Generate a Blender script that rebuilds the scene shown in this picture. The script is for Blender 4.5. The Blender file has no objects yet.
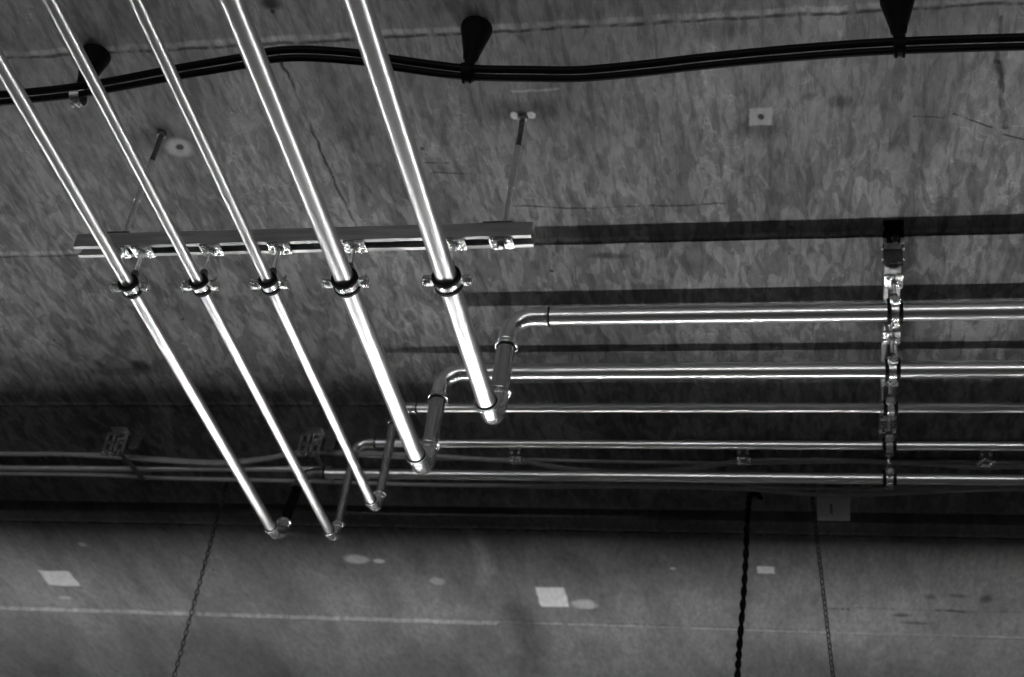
import bpy, math, random
from mathutils import Vector, Matrix
random.seed(7)
SC = bpy.context.scene
COL = SC.collection

# ---------------------------------------------------------------- camera, world, exposure, lamps
cam_d = bpy.data.cameras.new('camera')
cam = bpy.data.objects.new('camera', cam_d); COL.objects.link(cam)
YAW, PITCH, ROLL, FPX = -0.26637295, 0.64140145, 0.15146487, 1482.13
def cam_axes():
    cp, sp, c, s = math.cos(PITCH), math.sin(PITCH), math.cos(YAW), math.sin(YAW)
    fwd = Vector((s*cp, c*cp, sp)); right = Vector((c, -s, 0)); up = right.cross(fwd)
    cr, sr = math.cos(ROLL), math.sin(ROLL)
    return cr*right + sr*up, -sr*right + cr*up, fwd
R_, U_, F_ = cam_axes()
m = Matrix((R_, U_, -F_)).transposed().to_4x4()
cam.matrix_world = m
cam_d.sensor_width = 36.0
cam_d.sensor_fit = 'HORIZONTAL'
cam_d.lens = FPX/1024*36
cam_d.clip_start = 0.05
cam_d.dof.use_dof = True
cam_d.dof.focus_distance = 3.55
cam_d.dof.aperture_fstop = 3.5
SC.camera = cam

SC.view_settings.view_transform = 'Standard'
SC.view_settings.look = 'None'
SC.view_settings.gamma = 1.0
SC.view_settings.exposure = 0.0
SC.view_settings.use_curve_mapping = False
SC.cycles.use_denoising = True
SC.cycles.use_adaptive_sampling = False
SC.cycles.max_bounces = 6
SC.cycles.sample_clamp_indirect = 6.0

world = bpy.data.worlds.new('world'); SC.world = world
world.use_nodes = True
world.node_tree.nodes['Background'].inputs[0].default_value = (1, 1, 1, 1)
world.node_tree.nodes['Background'].inputs[1].default_value = 0.0005

TUBE_STRENGTH = {'near': 125.0, 'rear': 180.0, 'far': 25.0}     # fluorescent tubes (see luminaires)
LAMP_Z = 1.27                                                  # height the battens hang at
LAMP_Y = {'near': 4.40, 'rear': -4.8, 'far': 13.4}
HC = 2.74                                                      # ceiling height above the camera
FLOOR = -1.6

# ---------------------------------------------------------------- helpers
class MB:
    """collects shapes, then links them as ONE mesh object"""
    def __init__(s): s.v = []; s.f = []
    def add(s, vs, fs):
        o = len(s.v); s.v += [tuple(v) for v in vs]; s.f += [tuple(i+o for i in f) for f in fs]; return s
    def box(s, c, d, M=None, bev=0.0):
        x, y, z = d[0]/2, d[1]/2, d[2]/2; c = Vector(c)
        if bev <= 0:
            vs = [Vector((a*x, b*y, e*z)) for e in (-1, 1) for a, b in ((-1, -1), (1, -1), (1, 1), (-1, 1))]
            fs = [(3, 2, 1, 0), (4, 5, 6, 7), (0, 1, 5, 4), (1, 2, 6, 5), (2, 3, 7, 6), (3, 0, 4, 7)]
        else:
            ring = [(-x+bev, -y), (x-bev, -y), (x, -y+bev), (x, y-bev), (x-bev, y), (-x+bev, y), (-x, y-bev), (-x, -y+bev)]
            k = (1-bev/max(x, 1e-6)), (1-bev/max(y, 1e-6))
            bz = min(bev, z*.6)
            vs = []
            for zz, sh in ((-z, 1), (-z+bz, 0), (z-bz, 0), (z, 1)):
                for a, b in ring:
                    vs.append(Vector((a*(k[0] if sh else 1), b*(k[1] if sh else 1), zz)))
            fs = [tuple(range(7, -1, -1)), tuple(range(24, 32))]
            for L in range(3):
                for i in range(8):
                    j = (i+1) % 8; fs.append((L*8+i, L*8+j, L*8+8+j, L*8+8+i))
        vs = [((M @ v) if M else v)+c for v in vs]
        return s.add(vs, fs)
    def sweep(s, pts, rad, seg=24, cap=True, closed=False):
        pts = [Vector(p) for p in pts]; n = len(pts)
        rad = [rad]*n if not hasattr(rad, '__len__') else rad
        T = []
        for i in range(n):
            if closed: t = pts[(i+1) % n]-pts[i-1]
            else: t = pts[min(i+1, n-1)]-pts[max(i-1, 0)]
            if t.length < 1e-9: t = T[-1] if T else Vector((0, 0, 1))
            T.append(t.normalized())
        a = Vector((0, 0, 1)) if abs(T[0].z) < .9 else Vector((1, 0, 0))
        N = T[0].cross(a).normalized(); vs = []; fs = []
        for i in range(n):
            if i:
                q = T[i-1].rotation_difference(T[i]); N = q @ N
                N = (N-T[i]*N.dot(T[i])).normalized()
            B = T[i].cross(N)
            for k in range(seg):
                w = 2*math.pi*k/seg
                vs.append(pts[i]+(N*math.cos(w)+B*math.sin(w))*rad[i])
        for i in range(n if closed else n-1):
            j = (i+1) % n
            for k in range(seg):
                l = (k+1) % seg
                fs.append((i*seg+k, i*seg+l, j*seg+l, j*seg+k))
        if cap and not closed:
            fs.append(tuple(range(seg-1, -1, -1))); fs.append(tuple((n-1)*seg+k for k in range(seg)))
        return s.add(vs, fs)
    def lathe(s, o, axis, prof, seg=32, closed=False):
        """profile of (radius, distance along axis)"""
        o = Vector(o); ax = Vector(axis).normalized()
        a = Vector((0, 0, 1)) if abs(ax.z) < .9 else Vector((1, 0, 0))
        N = ax.cross(a).normalized(); B = ax.cross(N); vs = []; fs = []; n = len(prof)
        for r, h in prof:
            for k in range(seg):
                w = 2*math.pi*k/seg; vs.append(o+ax*h+(N*math.cos(w)+B*math.sin(w))*r)
        for i in range(n if closed else n-1):
            j = (i+1) % n
            for k in range(seg):
                l = (k+1) % seg; fs.append((i*seg+k, i*seg+l, j*seg+l, j*seg+k))
        if not closed:
            if prof[0][0] > 1e-6: fs.append(tuple(range(seg-1, -1, -1)))
            if prof[-1][0] > 1e-6: fs.append(tuple((n-1)*seg+k for k in range(seg)))
        return s.add(vs, fs)
    def extrude(s, poly, o, ex, ey, d):
        """polygon (x,y) in the plane o,ex,ey pushed along d"""
        o, ex, ey, d = map(Vector, (o, ex, ey, d)); n = len(poly)
        vs = [o+ex*x+ey*y for x, y in poly]+[o+ex*x+ey*y+d for x, y in poly]
        fs = [tuple(range(n-1, -1, -1)), tuple(range(n, 2*n))]+[(i, (i+1) % n, n+(i+1) % n, n+i) for i in range(n)]
        return s.add(vs, fs)
    def torus(s, o, axis, R, r, seg=28, rs=10):
        o = Vector(o); ax = Vector(axis).normalized()
        a = Vector((0, 0, 1)) if abs(ax.z) < .9 else Vector((1, 0, 0))
        N = ax.cross(a).normalized(); B = ax.cross(N)
        return s.sweep([o+(N*math.cos(2*math.pi*k/seg)+B*math.sin(2*math.pi*k/seg))*R for k in range(seg)], r, rs, closed=True)
    def build(s, name, mat, parent=None, smooth=True, ang=35):
        off = parent_loc(parent)
        me = bpy.data.meshes.new(name)
        me.from_pydata([Vector(v)-off for v in s.v], [], s.f); me.update()
        import bmesh
        bm = bmesh.new(); bm.from_mesh(me); bmesh.ops.recalc_face_normals(bm, faces=bm.faces); bm.to_mesh(me); bm.free()
        if smooth:
            me.polygons.foreach_set('use_smooth', [True]*len(me.polygons))
            me.set_sharp_from_angle(angle=math.radians(ang))
        me.materials.append(mat)
        o = bpy.data.objects.new(name, me); COL.objects.link(o)
        if parent: o.parent = parent
        return o

def parent_loc(p):
    off = Vector((0, 0, 0))
    while p is not None:
        off += p.location; p = p.parent
    return off
def tag(o, label, cat, group=None, kind=None):
    o['label'] = label; o['category'] = cat
    if group: o['group'] = group
    if kind: o['kind'] = kind
    return o
def thing(name, label, cat, loc=(0, 0, 0), group=None):
    o = bpy.data.objects.new(name, None); COL.objects.link(o)
    o.location = loc; o.empty_display_size = .05
    return tag(o, label, cat, group)
def smooth_path(pts, n=6):
    P = [Vector(p) for p in pts]; out = []
    for i in range(len(P)-1):
        p0 = P[max(i-1, 0)]; p1 = P[i]; p2 = P[i+1]; p3 = P[min(i+2, len(P)-1)]
        for k in range(n):
            t = k/n
            out.append(.5*((2*p1)+(-p0+p2)*t+(2*p0-5*p1+4*p2-p3)*t*t+(-p0+3*p1-3*p2+p3)*t*t*t))
    out.append(P[-1]); return out

# ---------------------------------------------------------------- materials
class NT:
    def __init__(s, name):
        s.m = bpy.data.materials.new(name); s.m.use_nodes = True; s.t = s.m.node_tree
        s.b = s.t.nodes['Principled BSDF']
        s.co = s.t.nodes.new('ShaderNodeTexCoord').outputs['Object']
    def node(s, t, **k):
        n = s.t.nodes.new(t)
        for a, b in k.items(): setattr(n, a, b)
        return n
    def put(s, sock, v):
        if hasattr(v, 'is_linked'): s.t.links.new(v, sock)
        else: sock.default_value = v
    def M(s, op, a, b=None, c=None, clamp=False):
        n = s.node('ShaderNodeMath', operation=op, use_clamp=clamp); s.put(n.inputs[0], a)
        if b is not None: s.put(n.inputs[1], b)
        if c is not None: s.put(n.inputs[2], c)
        return n.outputs[0]
    def ramp(s, v, a, b, lo=0.0, hi=1.0, smooth=True):
        n = s.node('ShaderNodeMapRange', interpolation_type='SMOOTHSTEP' if smooth else 'LINEAR'); n.clamp = True
        s.put(n.inputs[0], v); n.inputs[1].default_value = a; n.inputs[2].default_value = b
        n.inputs[3].default_value = lo; n.inputs[4].default_value = hi
        return n.outputs[0]
    def noise(s, scale, stretch=(1, 1, 1), detail=4, rough=.55, dist=0.0, off=(0, 0, 0), co=None):
        mp = s.node('ShaderNodeMapping'); s.put(mp.inputs[0], co or s.co)
        mp.inputs['Scale'].default_value = stretch; mp.inputs['Location'].default_value = off
        n = s.node('ShaderNodeTexNoise'); s.t.links.new(mp.outputs[0], n.inputs['Vector'])
        n.inputs['Scale'].default_value = scale; n.inputs['Detail'].default_value = detail
        n.inputs['Roughness'].default_value = rough; n.inputs['Distortion'].default_value = dist
        return n.outputs[0]
    def grey(s, v):
        n = s.node('ShaderNodeCombineColor')
        for i in range(3): s.put(n.inputs[i], v)
        return n.outputs[0]
    def bump(s, h, strength, dist=.002):
        n = s.node('ShaderNodeBump'); n.inputs['Strength'].default_value = strength
        n.inputs['Distance'].default_value = dist; s.put(n.inputs['Height'], h)
        s.t.links.new(n.outputs[0], s.b.inputs['Normal'])

def simple(name, g, rough, metal=0.0, var=.12, scale=60, spec=None, stretch=(1, 1, 1), bump=0.0, rvar=.05):
    t = NT(name); n = t.noise(scale, stretch)
    t.put(t.b.inputs['Base Color'], t.grey(t.M('MULTIPLY', g, t.ramp(n, .3, .7, 1-var, 1+var))))
    t.put(t.b.inputs['Roughness'], t.ramp(t.noise(scale*.4, stretch, off=(3, 1, 2)), .3, .7, max(rough-rvar, .02), min(rough+rvar, 1)))
    t.b.inputs['Metallic'].default_value = metal
    if spec is not None: t.b.inputs['Specular IOR Level'].default_value = spec
    if bump: t.bump(n, bump)
    return t.m

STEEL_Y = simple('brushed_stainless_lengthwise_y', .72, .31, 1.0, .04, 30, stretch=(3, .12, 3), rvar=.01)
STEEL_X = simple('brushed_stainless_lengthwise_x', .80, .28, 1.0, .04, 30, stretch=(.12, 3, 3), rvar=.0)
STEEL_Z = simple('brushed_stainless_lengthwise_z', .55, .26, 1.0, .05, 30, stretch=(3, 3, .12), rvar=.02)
STEEL_F = simple('pressed_stainless_fitting', .82, .24, 1.0, .04, 25, rvar=.02)
ROD = simple('bright_threaded_steel', .95, .32, 1.0, .1, 90)
ZINC = simple('zinc_plated_steel', .85, .27, 1.0, .12, 90)
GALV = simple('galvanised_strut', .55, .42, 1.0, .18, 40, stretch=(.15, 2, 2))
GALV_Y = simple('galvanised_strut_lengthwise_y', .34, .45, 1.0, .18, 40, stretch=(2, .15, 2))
DARKSTEEL = simple('dull_dark_steel', .16, .45, .8, .25, 120)
RUBBER = simple('black_rubber', .004, .6, 0, .2, 80, spec=.2)
CABLE = simple('black_cable_sheath', .003, .45, 0, .15, 60, spec=.10)
GREYCABLE = simple('grey_cable_sheath', .42, .42, 0, .12, 40)
CONDUIT = simple('grey_conduit', .8, .34, .6, .1, 40)
BLACKPL_SHADE = simple('matt_black_plastic', .0025, .6, 0, .2, 60, spec=.12)  # black plastic of the cones; also paints shade on one riser and the strut bracket
BOXPL = simple('light_grey_plastic', .70, .5, 0, .06, 30)
CHAINM = simple('dull_chain_steel', .06, .45, .5, .2, 200)
ENAMEL = simple('white_enamel', .7, .45, 0, .03, 30)

def emit(name, s):
    m_ = bpy.data.materials.new(name); m_.use_nodes = True; t = m_.node_tree
    b = t.nodes['Principled BSDF']
    b.inputs['Base Color'].default_value = (.8, .8, .8, 1)
    b.inputs['Emission Color'].default_value = (1, 1, 1, 1); b.inputs['Emission Strength'].default_value = s
    return m_

def concrete_ceiling():
    t = NT('board_marked_concrete')
    sep = t.node('ShaderNodeSeparateXYZ'); t.put(sep.inputs[0], t.co)
    X, Y = sep.outputs[0], sep.outputs[1]
    M = t.M
    wob = t.noise(2.2, detail=3); wob2 = t.noise(14, detail=3, off=(4, 2, 0))
    Xd = M('ADD', X, M('MULTIPLY', M('SUBTRACT', wob2, .5), .03))
    Yd = M('ADD', Y, M('MULTIPLY', M('SUBTRACT', wob2, .5), .02))
    def seg(a, b, w, soft=.6, x=Xd, y=Yd):
        """mask: 1 on the segment a-b, fading past width w"""
        ax, ay = a; dx, dy = b[0]-ax, b[1]-ay; L2 = dx*dx+dy*dy
        px = M('SUBTRACT', x, ax); py = M('SUBTRACT', y, ay)
        tt = M('DIVIDE', M('ADD', M('MULTIPLY', px, dx), M('MULTIPLY', py, dy)), L2, clamp=True)
        ex = M('SUBTRACT', px, M('MULTIPLY', tt, dx)); ey = M('SUBTRACT', py, M('MULTIPLY', tt, dy))
        d = M('SQRT', M('ADD', M('MULTIPLY', ex, ex), M('MULTIPLY', ey, ey)))
        return t.ramp(d, w*(1-soft), w*(1+soft), 1, 0)
    def blob(c, rx, ry, soft=.35, x=Xd, y=Yd):
        ex = M('DIVIDE', M('SUBTRACT', x, c[0]), rx); ey = M('DIVIDE', M('SUBTRACT', y, c[1]), ry)
        d = M('SQRT', M('ADD', M('MULTIPLY', ex, ex), M('MULTIPLY', ey, ey)))
        return t.ramp(d, 1-soft, 1+soft, 1, 0)
    def rect(c, hx, hy, soft=.004):
        ex = t.ramp(M('ABSOLUTE', M('SUBTRACT', X, M('ADD', c[0], M('MULTIPLY', M('SUBTRACT', wob2, .5), .02)))), hx-soft, hx+soft, 1, 0)
        ey = t.ramp(M('ABSOLUTE', M('SUBTRACT', Y, M('ADD', c[1], M('MULTIPLY', M('SUBTRACT', wob2, .5), .02)))), hy-soft, hy+soft, 1, 0)
        return M('MULTIPLY', ex, ey)
    g = .215
    # form-oil blotches: long in Y, hard edged
    n1 = t.noise(15.0, (1.5, .55, 1), 3, .5, .7)
    n2 = t.noise(26.0, (1.6, .30, 1), 4, .6, .5, off=(7, 3, 0))
    n3 = t.noise(1.1, (1, 1, 1), 3, .5, 0, off=(1, 9, 0))
    n4 = t.noise(70.0, (1.0, .35, 1), 4, .65, .2, off=(2, 5, 0))
    n5 = t.noise(3.2, (1.4, .5, 1), 4, .6, .4, off=(12, 5, 0))
    blot = t.ramp(n1, .47, .53)
    strk = t.ramp(n2, .48, .62)
    far = t.ramp(Y, 4.0, 4.7)                      # boards past the joint are smoother
    mid = M('MULTIPLY', t.ramp(Y, 2.3, 3.1), t.ramp(Y, 4.4, 4.7, 1, 0))
    amp1 = M('ADD', M('SUBTRACT', .10, M('MULTIPLY', far, .04)), M('MULTIPLY', mid, .28))
    v = M('MULTIPLY', g, M('SUBTRACT', 1.10, M('MULTIPLY', blot, amp1)))
    v = M('MULTIPLY', v, M('SUBTRACT', 1.08, M('MULTIPLY', strk, M('SUBTRACT', .32, M('MULTIPLY', far, .20)))))
    v = M('MULTIPLY', v, t.ramp(n3, .3, .7, .80, 1.18))
    v = M('MULTIPLY', v, t.ramp(n5, .3, .7, .76, 1.20))
    v = M('MULTIPLY', v, t.ramp(n4, .25, .75, .80, 1.20))
    # fine pale scrapes and squiggles
    sq = t.ramp(M('ABSOLUTE', M('SUBTRACT', t.noise(7, (1, .8, 1), 3, .5, 1.5, off=(9, 1, 0)), .5)), .004, .014, 1, 0)
    v = M('MULTIPLY', v, M('ADD', 1, M('MULTIPLY', M('MULTIPLY', sq, t.ramp(n5, .45, .6)), M('SUBTRACT', .30, M('MULTIPLY', far, .2)))))
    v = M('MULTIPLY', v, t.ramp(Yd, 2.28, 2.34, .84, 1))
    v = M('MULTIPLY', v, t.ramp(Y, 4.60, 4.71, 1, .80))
    # board joints: dark broken line with a pale line alongside
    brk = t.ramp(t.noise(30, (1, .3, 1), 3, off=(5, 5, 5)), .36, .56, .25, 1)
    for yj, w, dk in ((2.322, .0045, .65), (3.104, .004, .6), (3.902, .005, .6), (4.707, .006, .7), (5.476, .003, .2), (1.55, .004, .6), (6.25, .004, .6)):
        d = M('ABSOLUTE', M('SUBTRACT', Yd, yj))
        k = M('MULTIPLY', t.ramp(d, w*.4, w*1.6, 1, 0), brk)
        v = M('MULTIPLY', v, M('SUBTRACT', 1, M('MULTIPLY', k, dk)))
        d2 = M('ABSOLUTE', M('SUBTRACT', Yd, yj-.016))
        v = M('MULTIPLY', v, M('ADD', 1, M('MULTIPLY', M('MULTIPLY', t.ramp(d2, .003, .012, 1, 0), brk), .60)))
    # cracks, butt joint and scratches
    for a, b, w, dk in (((-1.357, 2.36), (-1.345, 2.80), .0045, .8), ((-1.345, 2.80), (-1.32, 3.10), .0038, .7),
                        ((.385, 2.36), (.393, 2.50), .005, .5), ((.393, 2.50), (.419, 2.71), .007, .7),
                        ((-.25, 2.47), (-.20, 2.50), .004, .0),
                        ((.30, 2.66), (.39, 2.71), .003, .65), ((.42, 2.735), (.55, 2.79), .003, .65), ((.20, 2.66), (.27, 2.67), .003, .5),
                        ((-.86, 2.94), (-.66, 2.96), .0035, .6), ((-.66, 2.96), (-.28, 2.955), .0035, .55), ((-1.05, 2.80), (-.95, 2.81), .003, .5),
                        ((-1.12, 2.76), (-1.0, 2.765), .003, .5),
                        ((-.05, 5.26), (.05, 5.262), .008, .5), ((.38, 5.25), (.50, 5.255), .010, .6), ((0, 5.25), (.7, 5.25), .004, .3),
                        ((-.9, 5.44), (.8, 5.47), .005, .35)):
        if dk: v = M('MULTIPLY', v, M('SUBTRACT', 1, M('MULTIPLY', M('MULTIPLY', seg(a, b, w), brk), dk)))
    # pale seams and mortar dabs
    for a, b, w, lt in (((-1.315, 4.71), (-1.328, 5.02), .03, .35), ((-1.328, 5.02), (-1.344, 5.70), .05, .3), ((-.78, 2.52), (-.66, 2.52), .004, .8),
                        ((-.80, 2.12), (-.785, 2.20), .006, .7)):
        v = M('MULTIPLY', v, M('ADD', 1, M('MULTIPLY', seg(a, b, w, .9), lt)))
    v = M('MULTIPLY', v, M('SUBTRACT', 1, M('MULTIPLY', seg((-1.27, 5.35), (-1.28, 5.9), .06, .9), .35)))
    # dark damp stains and blow holes
    for c, rx, ry, dk in (((-2.26, 3.669), .035, .028, .75), ((-2.35, 3.70), .10, .02, .35), ((-2.40, 3.66), .015, .02, .5),
                          ((-1.335, 2.19), .025, .02, .8), ((-.26, 2.36), .05, .03, .3), ((-.62, 3.16), .05, .012, .55),
                          ((.02, 2.60), .03, .02, .45), ((-.05, 2.58), .02, .012, .4), ((-.172, 2.665), .06, .05, .45),
                          ((-1.80, 2.64), .10, .05, .45), ((-.77, 2.585), .10, .035, .35), ((.25, 5.30), .03, .015, .6), ((.30, 5.36), .05, .012, .5),
                          ((.55, 5.15), .02, .03, .6), ((.35, 5.14), .02, .02, .5), ((.45, 5.13), .03, .015, .5)):
        v = M('MULTIPLY', v, M('SUBTRACT', 1, M('MULTIPLY', blob(c, rx, ry, .6), dk)))
    vo = t.node('ShaderNodeTexVoronoi'); t.put(vo.inputs['Vector'], t.co); vo.inputs['Scale'].default_value = 7
    hole = M('MULTIPLY', t.ramp(vo.outputs['Distance'], .035, .06, 1, 0), t.ramp(t.noise(3, off=(8, 8, 8)), .5, .6))
    v = M('MULTIPLY', v, M('SUBTRACT', 1, M('MULTIPLY', hole, .7)))
    lift = t.ramp(n4, .3, .7, .85, 1.1)
    def mixto(v, k, target):
        return M('ADD', M('MULTIPLY', v, M('SUBTRACT', 1, k)), M('MULTIPLY', k, M('MULTIPLY', lift, target)))
    # square mortar patches and bare patches where plates were taken away
    for c, hx, hy, tv in (((-.168, 2.642), .029, .032, .40), ((-3.232, 5.178), .072, .066, .72), ((-1.10, 5.228), .058, .082, .70), ((-.249, 4.968), .032, .028, .72)):
        v = mixto(v, rect(c, hx, hy), tv)
    for c, rx, ry, tv in (((-1.748, 2.668), .040, .036, .42), ((-1.845, 4.955), .05, .035, .55), ((-1.755, 4.966), .022, .018, .6), ((-.98, 5.28), .05, .04, .45),
                          ((-.60, 4.97), .012, .01, .5), ((-1.55, 5.12), .03, .03, .40), ((-3.28, 5.36), .03, .015, .45), ((-3.0, 4.88), .02, .015, .4),
                          ((-.793, 2.603), .010, .013, .75), ((-.750, 2.603), .011, .012, .75)):
        v = mixto(v, blob(c, rx, ry, .3), tv)
    for c, r in (((-.168, 2.642), .009), ((-1.745, 2.665), .012)):
        v = M('MULTIPLY', v, M('SUBTRACT', 1, M('MULTIPLY', blob(c, r, r), .85)))
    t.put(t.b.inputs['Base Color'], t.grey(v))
    t.put(t.b.inputs['Roughness'], t.ramp(n1, .3, .7, .75, .9))
    t.b.inputs['Specular IOR Level'].default_value = .25
    t.bump(M('ADD', n2, M('MULTIPLY', n4, .8)), .10, .003)
    return t.m
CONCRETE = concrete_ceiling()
def concrete_plain(name, g):
    t = NT(name); n = t.noise(1.5, detail=6); n2 = t.noise(30, detail=4)
    v = t.M('MULTIPLY', t.M('MULTIPLY', g, t.ramp(n, .3, .7, .8, 1.2)), t.ramp(n2, .3, .7, .88, 1.12))
    t.put(t.b.inputs['Base Color'], t.grey(v)); t.b.inputs['Roughness'].default_value = .8
    t.bump(n2, .2); return t.m
FLOORM = concrete_plain('floor_concrete', .035)
WALLM = concrete_plain('wall_concrete', .05)

# ---------------------------------------------------------------- setting
def structure(name, mb, mat):
    o = mb.build(name, mat, None, smooth=False); o['kind'] = 'structure'; return o
XA, XB, YA, YB = -9.0, 8.0, -8.0, 16.0
G0, G1 = 4.545, 4.615                                     # dark expansion joint
c = MB()
def slab(y0, y1, z0, z1): c.box(((XA+XB)/2, (y0+y1)/2, (z0+z1)/2), (XB-XA, y1-y0, z1-z0))
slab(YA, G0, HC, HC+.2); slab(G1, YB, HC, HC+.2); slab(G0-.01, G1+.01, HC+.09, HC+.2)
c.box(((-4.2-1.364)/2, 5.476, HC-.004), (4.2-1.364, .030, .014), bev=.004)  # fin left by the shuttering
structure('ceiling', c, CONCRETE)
structure('floor', MB().box(((XA+XB)/2, (YA+YB)/2, FLOOR-.1), (XB-XA, YB-YA, .2)), FLOORM)
for nm, ctr, dim in (('wall_left', (XA-.1, (YA+YB)/2, .57), (.2, YB-YA, 4.34)), ('wall_right', (XB+.1, (YA+YB)/2, .57), (.2, YB-YA, 4.34)),
                     ('wall_back', ((XA+XB)/2, YB+.1, .57), (XB-XA, .2, 4.34)), ('wall_front', ((XA+XB)/2, YA-.1, .57), (XB-XA, .2, 4.34))):
    structure(nm, MB().box(ctr, dim), WALLM)

# ---------------------------------------------------------------- luminaires
def luminaire(x, y, label, strength, wires, L=2.9, group=None):
    t = thing('fluorescent_batten', label, 'lamp', (x, y, LAMP_Z), group)
    MB().box((x, y, LAMP_Z+.075), (L, .060, .05), bev=.006).build('body', ENAMEL, t)
    MB().sweep([(x-L/2+.05, y+.005, LAMP_Z), (x+L/2-.05, y+.005, LAMP_Z)], .013, 12).build('tube', emit('lit_tube_%d' % (len(bpy.data.materials)), strength), t)
    for s in (-1, 1):
        MB().box((x+s*(L/2-.035), y+.008, LAMP_Z+.02), (.03, .040, .075), bev=.004).build('lamp_holder', ENAMEL, t)
        if wires:
            MB().sweep([(x+s*1.065, y, LAMP_Z+.095), (x+s*1.065, y, HC+.005)], .002, 6).build('suspension_wire', CHAINM, t)
    return t
LX = (-4.43, -1.13, 2.17)
for row, rn in (('near', 'row beyond the pipe bends'), ('rear', 'row behind the camera'), ('far', 'row at the far wall')):
    for x, wn in zip(LX, ('left', 'middle', 'right')):
        mid = row == 'near' and wn == 'middle'
        luminaire(x, LAMP_Y[row], ('lit fluorescent batten hanging on the two chains beyond the pipe bends' if mid else
                  'lit fluorescent batten, the %s one of the %s' % (wn, rn)), TUBE_STRENGTH[row], not mid, group='fluorescent battens in rows')

# ---------------------------------------------------------------- pipe runs
def arc(c0, u, w, r, n=10):
    """quarter bend about c0 from c0+u*r to c0+w*r"""
    return [Vector(c0)+(Vector(u)*math.cos(a)+Vector(w)*math.sin(a))*r for a in [math.pi/2*i/n for i in range(n+1)]]
def elbow(name, corner, d0, d1, D, parent, STEEL_F=STEEL_F):
    """press-fit elbow: sockets towards d0 and d1 (unit vectors from the corner)"""
    corner = Vector(corner); d0 = Vector(d0).normalized(); d1 = Vector(d1).normalized()
    leg = 2.15*D if D > .04 else 2.3*D; rb = leg*.62; r = D/2
    a0 = corner+d0*rb; a1 = corner+d1*rb; bend = []
    n = 14
    for i in range(n+1):
        t = i/n
        # circular-ish quarter bend by blending
        ang = math.pi/2*t
        bend.append(corner+d0*rb*(1-math.sin(ang))+d1*rb*(1-math.cos(ang)))
    body = r+.0012; sock = r+.0022
    s0 = [(leg-.000, sock), (leg-.3*(leg-rb), sock), (leg-.45*(leg-rb), sock), (rb+.02*D, body)]
    pts = []; rad = []
    for d, q in s0: pts.append(corner+d0*d); rad.append(q)
    for p in bend: pts.append(p); rad.append(body)
    for d, q in reversed(s0): pts.append(corner+d1*d); rad.append(q)
    e = MB().sweep(pts, rad, 32).build(name, STEEL_F, parent)
    for d in (d0, d1):
        bead = r*.09+.0020
        # the rolled bead at the socket mouth, and the crimp ring behind it
        MB().torus(corner+d*(leg-bead*1.1), d, sock+bead*.35, bead, 36, 10).torus(corner+d*(leg-bead*3.2-.006), d, sock-.0006, .0016, 36, 8).build('socket_bead', STEEL_F, e)
        MB().lathe(corner+d*leg, d, [(sock, -.001), (sock+.0004, .0), (sock-.0004, .0025), (r+.0003, .003), (r+.0003, -.001)], 32, closed=True).build('seal_ring', RUBBER, e)
    return e, leg
def pipe_run(label, x, D, ycor, zt, zb=2.2, y_top=None, xr=4.2, tilt=(0, 0), dark=False):
    y_top = ycor if y_top is None else y_top
    t = thing('steel_pipe_run', label, 'pipe', (x, ycor, zb), 'stainless pipe runs under the ceiling')
    up = Vector((0, y_top-ycor, zt-zb)).normalized()
    lo = Vector((x, ycor, zb)); hi = Vector((x, y_top, zt))
    _, l0 = elbow('lower_elbow', lo, (0, -1, 0), up, D, t)
    _, l1 = elbow('upper_elbow', hi, -up, (1, 0, 0), D, t, DARKSTEEL if dark else STEEL_F)  # dark elbow colour stands in for shade on the leftmost run
    ins = D*.35
    MB().sweep([(x, -2.5, zb), (x, .5, zb), (x, 1.8, zb), (x, ycor-l0+ins, zb)], D/2, 40).build('approach_pipe', STEEL_Y, t)
    MB().sweep([lo+up*(l0-ins), hi-up*(l1-ins)], D/2, 32).build('riser_pipe', BLACKPL_SHADE if dark else STEEL_Z, t)  # leftmost steel riser coloured black to imitate its dark reflections
    p0 = Vector((x+l1-ins, y_top, zt)); p1 = Vector((xr, y_top+tilt[0]*(xr-x), zt+tilt[1]*(xr-x)))
    MB().sweep([p0, p0.lerp(p1, .3), p0.lerp(p1, .6), p1], D/2, 40).build('wall_run_pipe', STEEL_X, t)
    return t
PIPES = [  # x, D, ycorner, z_top, y_top
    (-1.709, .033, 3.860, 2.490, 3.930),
    (-1.522, .028, 3.863, 2.566, None),
    (-1.341, .028, 3.682, 2.577, None),
    (-1.145, .048, 3.474, 2.563, None),
    (-.892, .052, 3.222, 2.572, None)]
PLAB = ['leftmost slim steel pipe with a black sleeved riser, its right-hand run lowest of all',
        'slim bright steel pipe second from left, its lower bend lowest in the photo',
        'slim bright steel pipe in the middle of the five',
        'thick steel pipe second from right with a wide bend at mid photo',
        'thickest steel pipe, rightmost of the five, with the nearest shiny bend']
for (x, D, yc, zt, yt), lb in zip(PIPES, PLAB):
    pipe_run(lb, x, D, yc, zt, y_top=yt, dark=yt is not None)

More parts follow.
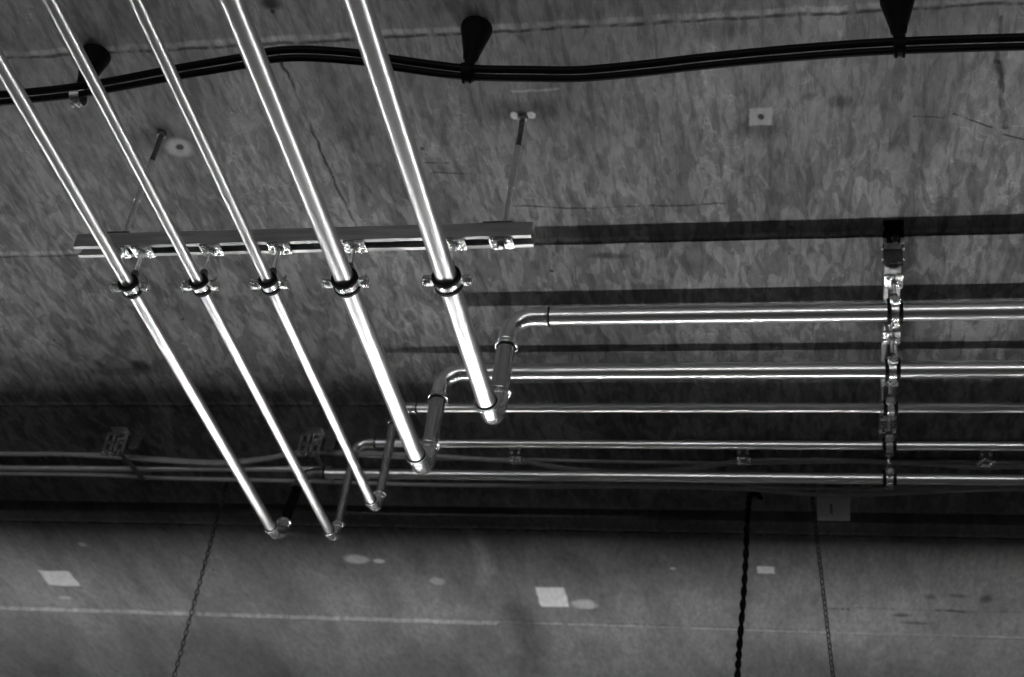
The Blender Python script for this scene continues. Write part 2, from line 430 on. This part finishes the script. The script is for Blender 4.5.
# ---------------------------------------------------------------- pipe clamps
def hexprism(mb, o, axis, r, h): mb.lathe(o, axis, [(r*.9, 0), (r, h*.12), (r, h*.88), (r*.9, h)], 6)
def clamp(label, loc, D, plate_z, along, group):
    """band round a pipe, hung on a short rod from a plate; along = pipe direction 'x' or 'y'"""
    loc = Vector(loc); t = thing('pipe_clamp', label, 'pipe clamp', loc, group)
    ax = Vector((0, 1, 0)) if along == 'y' else Vector((1, 0, 0))
    ea = Vector((1, 0, 0)) if along == 'y' else Vector((0, 1, 0))
    Z = Vector((0, 0, 1)); r = D/2; ro = r+.0042; W = .0195; th = .0022
    MB().lathe(loc, ax, [(r+.0004, -.0205), (ro+.0040, -.0205), (ro+.0052, -.0185), (ro+.0052, -.0112), (ro-.0005, -.0106), (ro-.0005, .0106), (ro+.0052, .0112), (ro+.0052, .0185), (ro+.0040, .0205), (r+.0004, .0205)], 40, closed=True).build('rubber_liner', RUBBER, t)
    bm_ = MB().lathe(loc, ax, [(ro, -W/2), (ro+th, -W/2), (ro+th, W/2), (ro, W/2)], 40, closed=True)
    Mr = Matrix((ea, ax, Z)).transposed()
    for s in (-1, 1):
        for zz in (-.0042, .0042):
            # ear: flat lug with rounded end
            e0, e1 = ro-.002, ro+.0300
            poly = [(e0, -.0098), (e0+.008, -.0098), (e0+.011, -.0140), (e1-.004, -.0145), (e1, -.0095), (e1, .0095), (e1-.004, .0145), (e0+.011, .0140), (e0+.008, .0098), (e0, .0098)]
            bm_.extrude([(s*a, b) for a, b in poly], loc+Z*(zz-.0012), ea, ax, Z*.0024)
        # pressed-up side flange at the lug end
        bm_.box(loc+ea*s*(ro+.0293)+Z*-.0035, (.0018, .021, .014), Mr)
    bm_.build('clamp_band', ZINC, t)
    for s in (-1, 1):
        b = MB(); o = loc+ea*s*(ro+.0185)
        hexprism(b, o-Z*.0118, Z, .0072, .0060)
        b.lathe(o-Z*.0068, Z, [(.0092, 0), (.0092, .0014)], 20)
        b.sweep([o-Z*.006, o+Z*(.026 if s > 0 else .016)], .003, 10)
        hexprism(b, o+Z*.0054, Z, .0060, .0045)
        b.build('clamp_bolt', ZINC, t)
    top = loc+Z*(ro+th-.001); H = plate_z-top.z
    b = MB(); hexprism(b, top, Z, .0105, min(.026, H*.6)); b.build('rod_nut', DARKSTEEL, t)
    n = int(max(4, H/.0014)); n = min(n, 90)
    MB().lathe(top+Z*.01, Z, [(.0044+(.0007 if i % 2 else 0), (H-.006)*i/n) for i in range(n+1)], 12).build('threaded_rod', ROD, t)
    p = MB(); pc = Vector((loc.x, loc.y, plate_z-.0006))
    p.box(pc-Z*.003, (.056, .046, .006) if along == 'y' else (.050, .056, .006), bev=.0035)
    for a in (-1, 1):
        for bb in (-1, 1):
            p.lathe(pc+Vector((a*.016, bb*.014, -.006)), -Z, [(.0055, 0), (.0045, .0022), (.001, .0030)], 12)
    pl = p.build('mounting_plate', ZINC, t)
    b = MB(); b.lathe(pc-Z*.006, -Z, [(.0135, 0), (.0135, .002)], 20); hexprism(b, pc-Z*.008, -Z, .0105, .008); b.build('plate_nut', ZINC, pl)
    return t
YC = 2.614; PZ = 2.318
CL = ['clamp round the leftmost slim pipe, under the left part of the hanging channel', 'clamp on the second slim pipe from left, under the hanging channel',
      'clamp on the third slim pipe from left, under the hanging channel', 'large clamp on the thick pipe second from right, under the hanging channel',
      'large clamp on the rightmost thick pipe, under the hanging channel']
for (x, D, *_), lb in zip(PIPES, CL):
    clamp(lb, (x, YC, 2.2), D, PZ, 'y', 'clamps under the hanging channel')
SX = .167; SZ = 2.680
CR = ['lowest clamp in the photo on the ceiling-fixed strut, on the run nearest the dark joint', 'second clamp up from the bottom of the ceiling-fixed strut at right', 'middle clamp of the five on the ceiling-fixed strut at right',
      'second clamp down on the ceiling-fixed strut at right, on a thick pipe', 'topmost clamp on the ceiling-fixed strut at right, on the thickest pipe']
for (x, D, yc, zt, yt), lb in zip(PIPES, CR):
    clamp(lb, (SX, yt or yc, zt), D, SZ, 'x', 'clamps under the ceiling-fixed strut')

# ---------------------------------------------------------------- channels
def cprofile(w, h, t, lip):
    """slotted C, open at the bottom; origin at the middle of the open side"""
    a = w/2
    return [(-a+lip, 0), (-a+lip, lip*.8), (-a+lip-t, lip*.8), (-a+lip-t, t), (-a+t, t), (-a+t, h-t), (a-t, h-t), (a-t, t), (a-lip+t, t), (a-lip+t, lip*.8), (a-lip, lip*.8), (a-lip, 0), (a, 0), (a, h), (-a, h), (-a, 0)]
def cchannel(mb, o, ex, ez, d, w=.041, h=.041):
    # built from convex strips so that every face is plain
    o, ex, ez, d = map(Vector, (o, ex, ez, d)); t = .0026; lip = .0105; a = w/2
    for (x0, x1, z0, z1) in ((-a, -a+t, 0, h), (a-t, a, 0, h), (-a+t, a-t, h-t, h), (-a+t, -a+lip, 0, t), (a-lip, a-t, 0, t), (-a+lip-t, -a+lip, t, lip*.8), (a-lip, a-lip+t, t, lip*.8)):
        mb.extrude([(x0, z0), (x1, z0), (x1, z1), (x0, z1)], o, ex, ez, d)
tz = thing('hanging_channel', 'long steel channel on two rods, carrying the five upper clamps', 'strut channel', (-1.3, YC, PZ))
b = MB(); x0, x1 = -1.895, -.700
cchannel(b, (x0, YC, PZ), (0, 1, 0), (0, 0, 1), (x1-x0, 0, 0), .044, .043)
b.build('channel', GALV, tz)
for xb, tp in ((-.775, (-.772, 2.609, HC)), (-1.778, (-1.775, 2.612, HC))):
    lo = Vector((xb, YC, PZ-.02)); hi = Vector(tp); n = 90
    rr = [.0062+(.0007 if i % 2 else 0) for i in range(n+1)]
    MB().sweep([lo.lerp(hi, i/n) for i in range(n+1)], rr, 12).build('threaded_rod', ROD, tz)
    k = lo.lerp(hi, .80)
    b = MB(); b.sweep([lo.lerp(hi, .44), lo.lerp(hi, .76)], .0088, 16); b.build('rod_coupling', ROD, tz)
    b = MB(); b.sweep([lo.lerp(hi, .76), hi], .0072, 12); b.build('rod_sleeve', DARKSTEEL, tz)
    b = MB(); b.lathe(hi-Vector((0, 0, .012)), (0, 0, 1), [(.0125, 0), (.0135, .002), (.0135, .0122)], 20); b.build('ceiling_anchor', DARKSTEEL, tz)
    b = MB(); b.box((xb-.012, YC, PZ+.0465), (.075, .046, .006), bev=.002); hexprism(b, (xb, YC, PZ+.0495), (0, 0, 1), .011, .008); b.build('top_washer', DARKSTEEL, tz)
    p = MB(); p.box((xb, YC, PZ-.003), (.058, .046, .006), bev=.0035)
    for a_ in (-1, 1):
        for b_ in (-1, 1): p.lathe((xb+a_*.018, YC+b_*.014, PZ-.006), (0, 0, -1), [(.0055, 0), (.0045, .0022), (.001, .003)], 12)
    p.lathe((xb, YC, PZ-.006), (0, 0, -1), [(.0145, 0), (.0150, .003), (.0125, .004)], 24)
    pl = p.build('bottom_plate', ZINC, tz)
    b = MB(); hexprism(b, (xb, YC, PZ-.010), (0, 0, -1), .0100, .008); b.build('plate_nut', DARKSTEEL, pl)

ts = thing('ceiling_strut', 'short steel strut fixed close under the ceiling at right, crossing the five runs', 'strut channel', (SX, 3.6, HC))
b = MB(); cchannel(b, (SX-.003, 3.143, SZ), (1, 0, 0), (0, 0, 1), (0, 4.02-3.143, 0), .044, .041); b.build('channel', GALV_Y, ts)
c_ = []; b = MB(); b.box((SX-.003, 3.139, SZ+.020), (.054, .010, .044), bev=.003)
for a_ in (-1, 1):
    for z_ in (-.019, .019): c_.append(MB().lathe((SX-.003+a_*.0275, 3.136, SZ+.020+z_), (0, -1, -.5), [(.0042, 0), (.0038, .004), (.002, .006)], 12))
ec = b.build('end_cap', DARKSTEEL, ts); MB().box((SX-.003, 3.142, SZ-.004), (.056, .008, .004), bev=.001).build('cap_lip', ZINC, ec)
for r_ in c_: r_.build('cap_rivet', ZINC, ec)
BY = 3.083
b = MB(); b.box((SX-.003, BY, HC-.003), (.054, .090, .006), bev=.002)
for a_ in (-1, 1): b.box((SX-.003+a_*.0255, BY, HC-.014), (.003, .086, .022))
bk = b.build('end_bracket', BLACKPL_SHADE, ts)  # black colour stands in for the shadow the bracket sits in
for a_ in (-1, 1): MB().box((SX-.003+a_*.0235, BY+.012, HC-.0265), (.0105, .024, .003), Matrix.Rotation(math.radians(-3), 3, 'X'), bev=.001).build('bracket_tab', ZINC, bk)
b = MB(); b.lathe((SX+.002, BY+.022, HC-.006), (0, 0, -1), [(.010, 0), (.010, .003)], 24); hexprism(b, (SX+.002, BY+.022, HC-.009), (0, 0, -1), .0075, .016); b.build('bracket_bolt', GALV, bk)
for y_ in (3.35, 3.60, 3.95):
    b = MB(); b.lathe((SX-.003, y_, SZ+.040), (0, 0, 1), [(.014, 0), (.014, HC-SZ-.040)], 20); b.build('standoff', DARKSTEEL, ts)

# ---------------------------------------------------------------- black cables on cone hangers
pathc = [(-3.4, 2.325), (-2.6, 2.335), (-2.176, 2.325), (-2.058, 2.315), (-1.885, 2.305), (-1.743, 2.288), (-1.546, 2.257), (-1.383, 2.235), (-1.29, 2.22), (-1.202, 2.222), (-1.083, 2.242), (-.992, 2.268), (-.841, 2.304), (-.687, 2.319), (-.569, 2.327), (-.427, 2.32), (-.288, 2.308), (-.152, 2.299), (.003, 2.292), (.154, 2.29), (.416, 2.296), (.8, 2.31), (1.8, 2.30)]
for dy, dz, rr, nm, lb in ((-.0085, .0055, .0095, 'upper', 'black cable, upper of the pair slung from the cone hangers'), (.0085, -.0050, .0090, 'lower', 'black cable, lower of the pair slung from the cone hangers')):
    o = MB().sweep(smooth_path([(x, y+dy, 2.58+dz) for x, y in pathc], 6), rr, 14).build('power_cable', CABLE)
    tag(o, lb, 'cable', 'paired black cables')
CONES = [((-1.847, 2.322), 'black cone hanger at left, seen behind the second slim pipe'), ((-.834, 2.304), 'black cone hanger at mid photo, above the middle of the cables'), ((.153, 2.29), 'black cone hanger at right, cut by the top edge')]
for (x, y), lb in CONES:
    t = thing('cone_hanger', lb, 'hanger', (x, y, HC), 'black cone hangers holding the cables')
    MB().lathe((x, y, HC+.001), (0, 0, -1), [(.030, 0), (.0385, .004), (.0385, .012), (.0365, .02), (.0195, .100), (.0185, .112), (.014, .118), (.011, .138)], 36).build('cone', BLACKPL_SHADE, t)
    cz = 2.58
    b = MB(); ringp = []
    for k in range(29):
        a = 2*math.pi*k/28
        ringp.append((math.cos(a)*.0200, math.sin(a)*.0155))
    n = 28; vs = []; fs = []
    for k in range(n):
        a = 2*math.pi*k/n
        for rad in (0, .0022):
            for dx in (-.0125, .0125):
                vs.append((x+dx, y+math.cos(a)*(.0225+rad), cz+math.sin(a)*(.0195+rad)))
    for k in range(n):
        j = (k+1) % n
        for q in ((0, 1), (1, 3), (3, 2), (2, 0)): fs.append((k*4+q[0], k*4+q[1], j*4+q[1], j*4+q[0]))
    b.add(vs, fs)
    for dx in (-.008, .008): b.box((x+dx, y+.004, cz-.0255), (.007, .012, .010), bev=.002)
    b.build('cable_strap', GALV if x < -1.5 else BLACKPL_SHADE, t)

# ---------------------------------------------------------------- conduits and cables by the dark joint
def P(x, y, z=2.70): return (x, y, z)
cab = [('grey_cable', GREYCABLE, .0085, [(-4.5, 4.14), (-3.0, 4.15), (-2.79, 4.148), (-2.55, 4.165), (-2.35, 4.19), (-2.15, 4.205), (-1.98, 4.175), (-1.86, 4.14), (-1.75, 4.128), (-1.5, 4.135), (-1.3, 4.15), (-1.1, 4.17), (-1.03, 4.175), (-.9, 4.215), (-.7, 4.235), (-.5, 4.215), (-.29, 4.165), (0, 4.155), (.3, 4.17), (.48, 4.185), (1.0, 4.17), (2.5, 4.2)], 2.70, 'grey cable, farthest up the photo of those looped along the dark joint'),
       ('grey_cable', GREYCABLE, .006, [(-4.5, 4.185), (-2.81, 4.19), (-2.55, 4.20), (-2.2, 4.235), (-1.98, 4.205), (-1.84, 4.17), (-1.5, 4.20), (-1.1, 4.205), (-.4, 4.22), (.5, 4.20), (2.5, 4.23)], 2.7285, 'thin grey cable just below the topmost one along the dark joint'),
       ('steel_conduit', CONDUIT, .0105, [(-4.5, 4.245), (-2.84, 4.245), (-1.95, 4.235), (-1.74, 4.235)], 2.70, 'bright straight conduit at left, ending behind the second slim pipe'),
       ('grey_cable', GREYCABLE, .0075, [(-4.5, 4.285), (-2.84, 4.27), (-2.4, 4.29), (-1.9, 4.30), (-1.45, 4.315), (-1.14, 4.315), (-1.0, 4.318), (-.75, 4.312), (-.5, 4.31), (-.30, 4.318), (-.20, 4.330), (-.05, 4.350), (.08, 4.348), (.25, 4.33), (.45, 4.31), (.8, 4.30), (2.5, 4.31)], 2.69, 'grey cable sagging lowest, past the junction box'),
       ('grey_cable', GREYCABLE, .006, [(-.95, 4.30), (-.6, 4.305), (-.38, 4.31), (-.24, 4.34), (-.12, 4.352), (.02, 4.354), (.12, 4.352), (.3, 4.34), (.6, 4.33), (2.5, 4.33)], 2.715, 'short loop of thin grey cable touching the top of the junction box')]
for nm, mt, r, pts, z, lb in cab:
    o = MB().sweep(smooth_path([P(x, y, z) for x, y in pts], 5), r, 12).build(nm, mt); tag(o, lb, 'cable' if 'cable' in nm else 'conduit', 'cables and conduit along the dark joint')

def cable_bracket(x, y, label):
    t = thing('cable_bracket', label, 'bracket', (x, y, HC), 'tall slotted cable brackets')
    b = MB(); b.box((x+.01, y, HC-.002), (.06, .05, .005), bev=.002)
    for dx in (-.026, .020):
        # slotted cheek: frame of strips round an open slot
        for sx in (-1, 1): b.box((x+dx+sx*.013, y+.010, HC-.05), (.010, .004, .098))
        for zz, h in ((-.006, .012), (-.045, .012), (-.088, .022)): b.box((x+dx, y+.010, HC+zz), (.026, .004, h))
    b.build('slotted_plate', GALV, t)
    b = MB()
    for dx in (-.036, -.008): b.lathe((x+dx, y+.006, HC-.088), (0, -1, -.4), [(.006, 0), (.005, .005), (.002, .007)], 12)
    hexprism(b, (x+.022, y, HC-.03), (0, -1, 0), .011, .012)
    b.build('stud', ZINC, t)
    b = MB(); pl = [(math.cos(k*math.pi/8)*.018, math.sin(k*math.pi/8)*.018) for k in range(9)]+[(-.018, -.05), (.018, -.05)]
    b.extrude([(p, -q) for p, q in pl], (x+.058, y+.03, HC-.045), (1, 0, 0), (0, .25, .97), (0, .004, 0)); b.build('side_lug', GALV, t)
    b = MB(); b.box((x+.012, y+.125, 2.680), (.018, .215, .004), Matrix.Rotation(math.radians(-6), 3, 'Z'))
    b.box((x+.0, y+.022, 2.69), (.018, .004, .022)); b.build('holding_bar', GALV, t)
cable_bracket(-2.497, 4.055, 'tall slotted bracket at far left holding the grey cables')
cable_bracket(-1.765, 4.055, 'tall slotted bracket seen between the second and third slim pipes')
def cable_clip(x, y, label, yaw=0):
    t = thing('cable_clip', label, 'clip', (x, y, HC), 'small square cable clips')
    b = MB(); Mt = Matrix.Rotation(math.radians(yaw), 3, 'Z') @ Matrix.Rotation(math.radians(8), 3, 'X')
    o = Vector((x, y+.040, 2.688))
    for sx in (-1, 1): b.box(o+Mt @ Vector((sx*.0165, 0, 0)), (.012, .056, .003), Mt)
    for sy in (-1, 1): b.box(o+Mt @ Vector((0, sy*.0205, 0)), (.024, .015, .003), Mt)
    b.build('square_washer', ZINC, t)
    for sx in (-1, 1):
        b = MB(); b.sweep([(x+sx*.013, y, HC+.004), (x+sx*.013, y, 2.694), (x+sx*.013, y, 2.690), (x+sx*.013, y, 2.687)], [.0055, .0055, .0045, .002], 12); b.build('stud', ZINC, t)
    MB().box((x, y+.018, 2.702), (.040, .060, .004)).build('clip_bar', GALV, t)
cable_clip(-1.050, 4.110, 'square clip left of centre, just right of the thick pipe bends')
cable_clip(-.287, 4.103, 'square clip above the hanging power cord')
cable_clip(.474, 4.105, 'square clip at far right, right of the ceiling-fixed strut', 18)

t = thing('junction_box', 'pale grey junction box under the ceiling by the right chain', 'junction box', (0, 4.447, HC))
BX, BYY = .000, 4.447
bx = MB().box((BX, BYY, HC-.022), (.108, .142, .044), bev=.006).build('body', BOXPL, t)
MB().box((BX, BYY, HC-.0475), (.110, .144, .009), bev=.003).build('lid', BOXPL, t)
MB().box((BX-.008, BYY-.01, HC-.0526), (.009, .06, .0018)).build('slot', DARKSTEEL, t)
b = MB()
for dx in (-.03, .034): b.lathe((BX+dx, BYY-.071, HC-.022), (0, -1, 0), [(.008, 0), (.008, .008), (.005, .014)], 14)
b.build('cable_gland', GREYCABLE, t)

# ---------------------------------------------------------------- chains and cord to the lamp
def link_mesh():
    b = MB(); L, Rr, r = .0105, .0062, .0019; pts = []
    for k in range(9): a = math.pi*k/8; pts.append((math.cos(a)*Rr, 0, L/2+math.sin(a)*Rr))
    for k in range(9): a = math.pi+math.pi*k/8; pts.append((math.cos(a)*Rr, 0, -L/2+math.sin(a)*Rr))
    return b.sweep(pts, r, 6, closed=True)
def chain(top, bot, label):
    top = Vector(top); bot = Vector(bot)
    t = thing('lamp_chain', label, 'chain', top, 'chains of the fluorescent batten')
    b = MB(); b.lathe(top+Vector((0, 0, .002)), (0, 0, -1), [(.008, 0), (.008, .004), (.003, .005), (.003, .014)], 12); b.torus(top-Vector((0, 0, .020)), (0, 1, 0), .008, .0022, 16, 6)
    b.build('ceiling_hook', CHAINM, t)
    a0 = top-Vector((0, 0, .024)); d = bot-a0; pitch = .0193; n = int(d.length/pitch)
    q = Vector((0, 0, 1)).rotation_difference(-d)
    first = None
    for i in range(n+1):
        if first is None:
            first = link_mesh().build('chain_link', CHAINM); o = first
        else:
            o = first.copy(); COL.objects.link(o)
        o.parent = t; o.location = a0+d*(i/n)-top
        o.rotation_mode = 'QUATERNION'
        o.rotation_quaternion = q @ Matrix.Rotation(math.radians(45+90*(i % 2)), 3, 'Z').to_quaternion()
    return t
chain((-2.202, 4.40, HC), (-2.195, 4.40, LAMP_Z+.10), 'thin hanging chain at left of the photo, behind the leftmost pipe bend')
chain((-.071, 4.40, HC), (.060, 4.40, LAMP_Z+.10), 'thin hanging chain at right, beside the junction box')
cp = [(-.245, 4.40, 2.705), (-.265, 4.40, 2.725), (-.283, 4.405, 2.70), (-.287, 4.406, 2.6), (-.289, 4.406, 2.45), (-.293, 4.406, 2.3), (-.300, 4.406, 2.15), (-.303, 4.406, 2.03), (-.30, 4.404, 1.8), (-.27, 4.402, 1.55), (-.25, 4.40, LAMP_Z+.098)]
base = smooth_path(cp, 24); b = MB()
for ph in (0, math.pi):
    pts = []
    for i, p in enumerate(base):
        a = ph+i*.42; pts.append(p+Vector((math.cos(a)*.0052, math.sin(a)*.0052, 0)))
    b.sweep(pts, .0058, 8)
tag(b.build('electric_cable', CABLE), 'twisted black power cord hanging at right of centre below a square clip', 'cord')
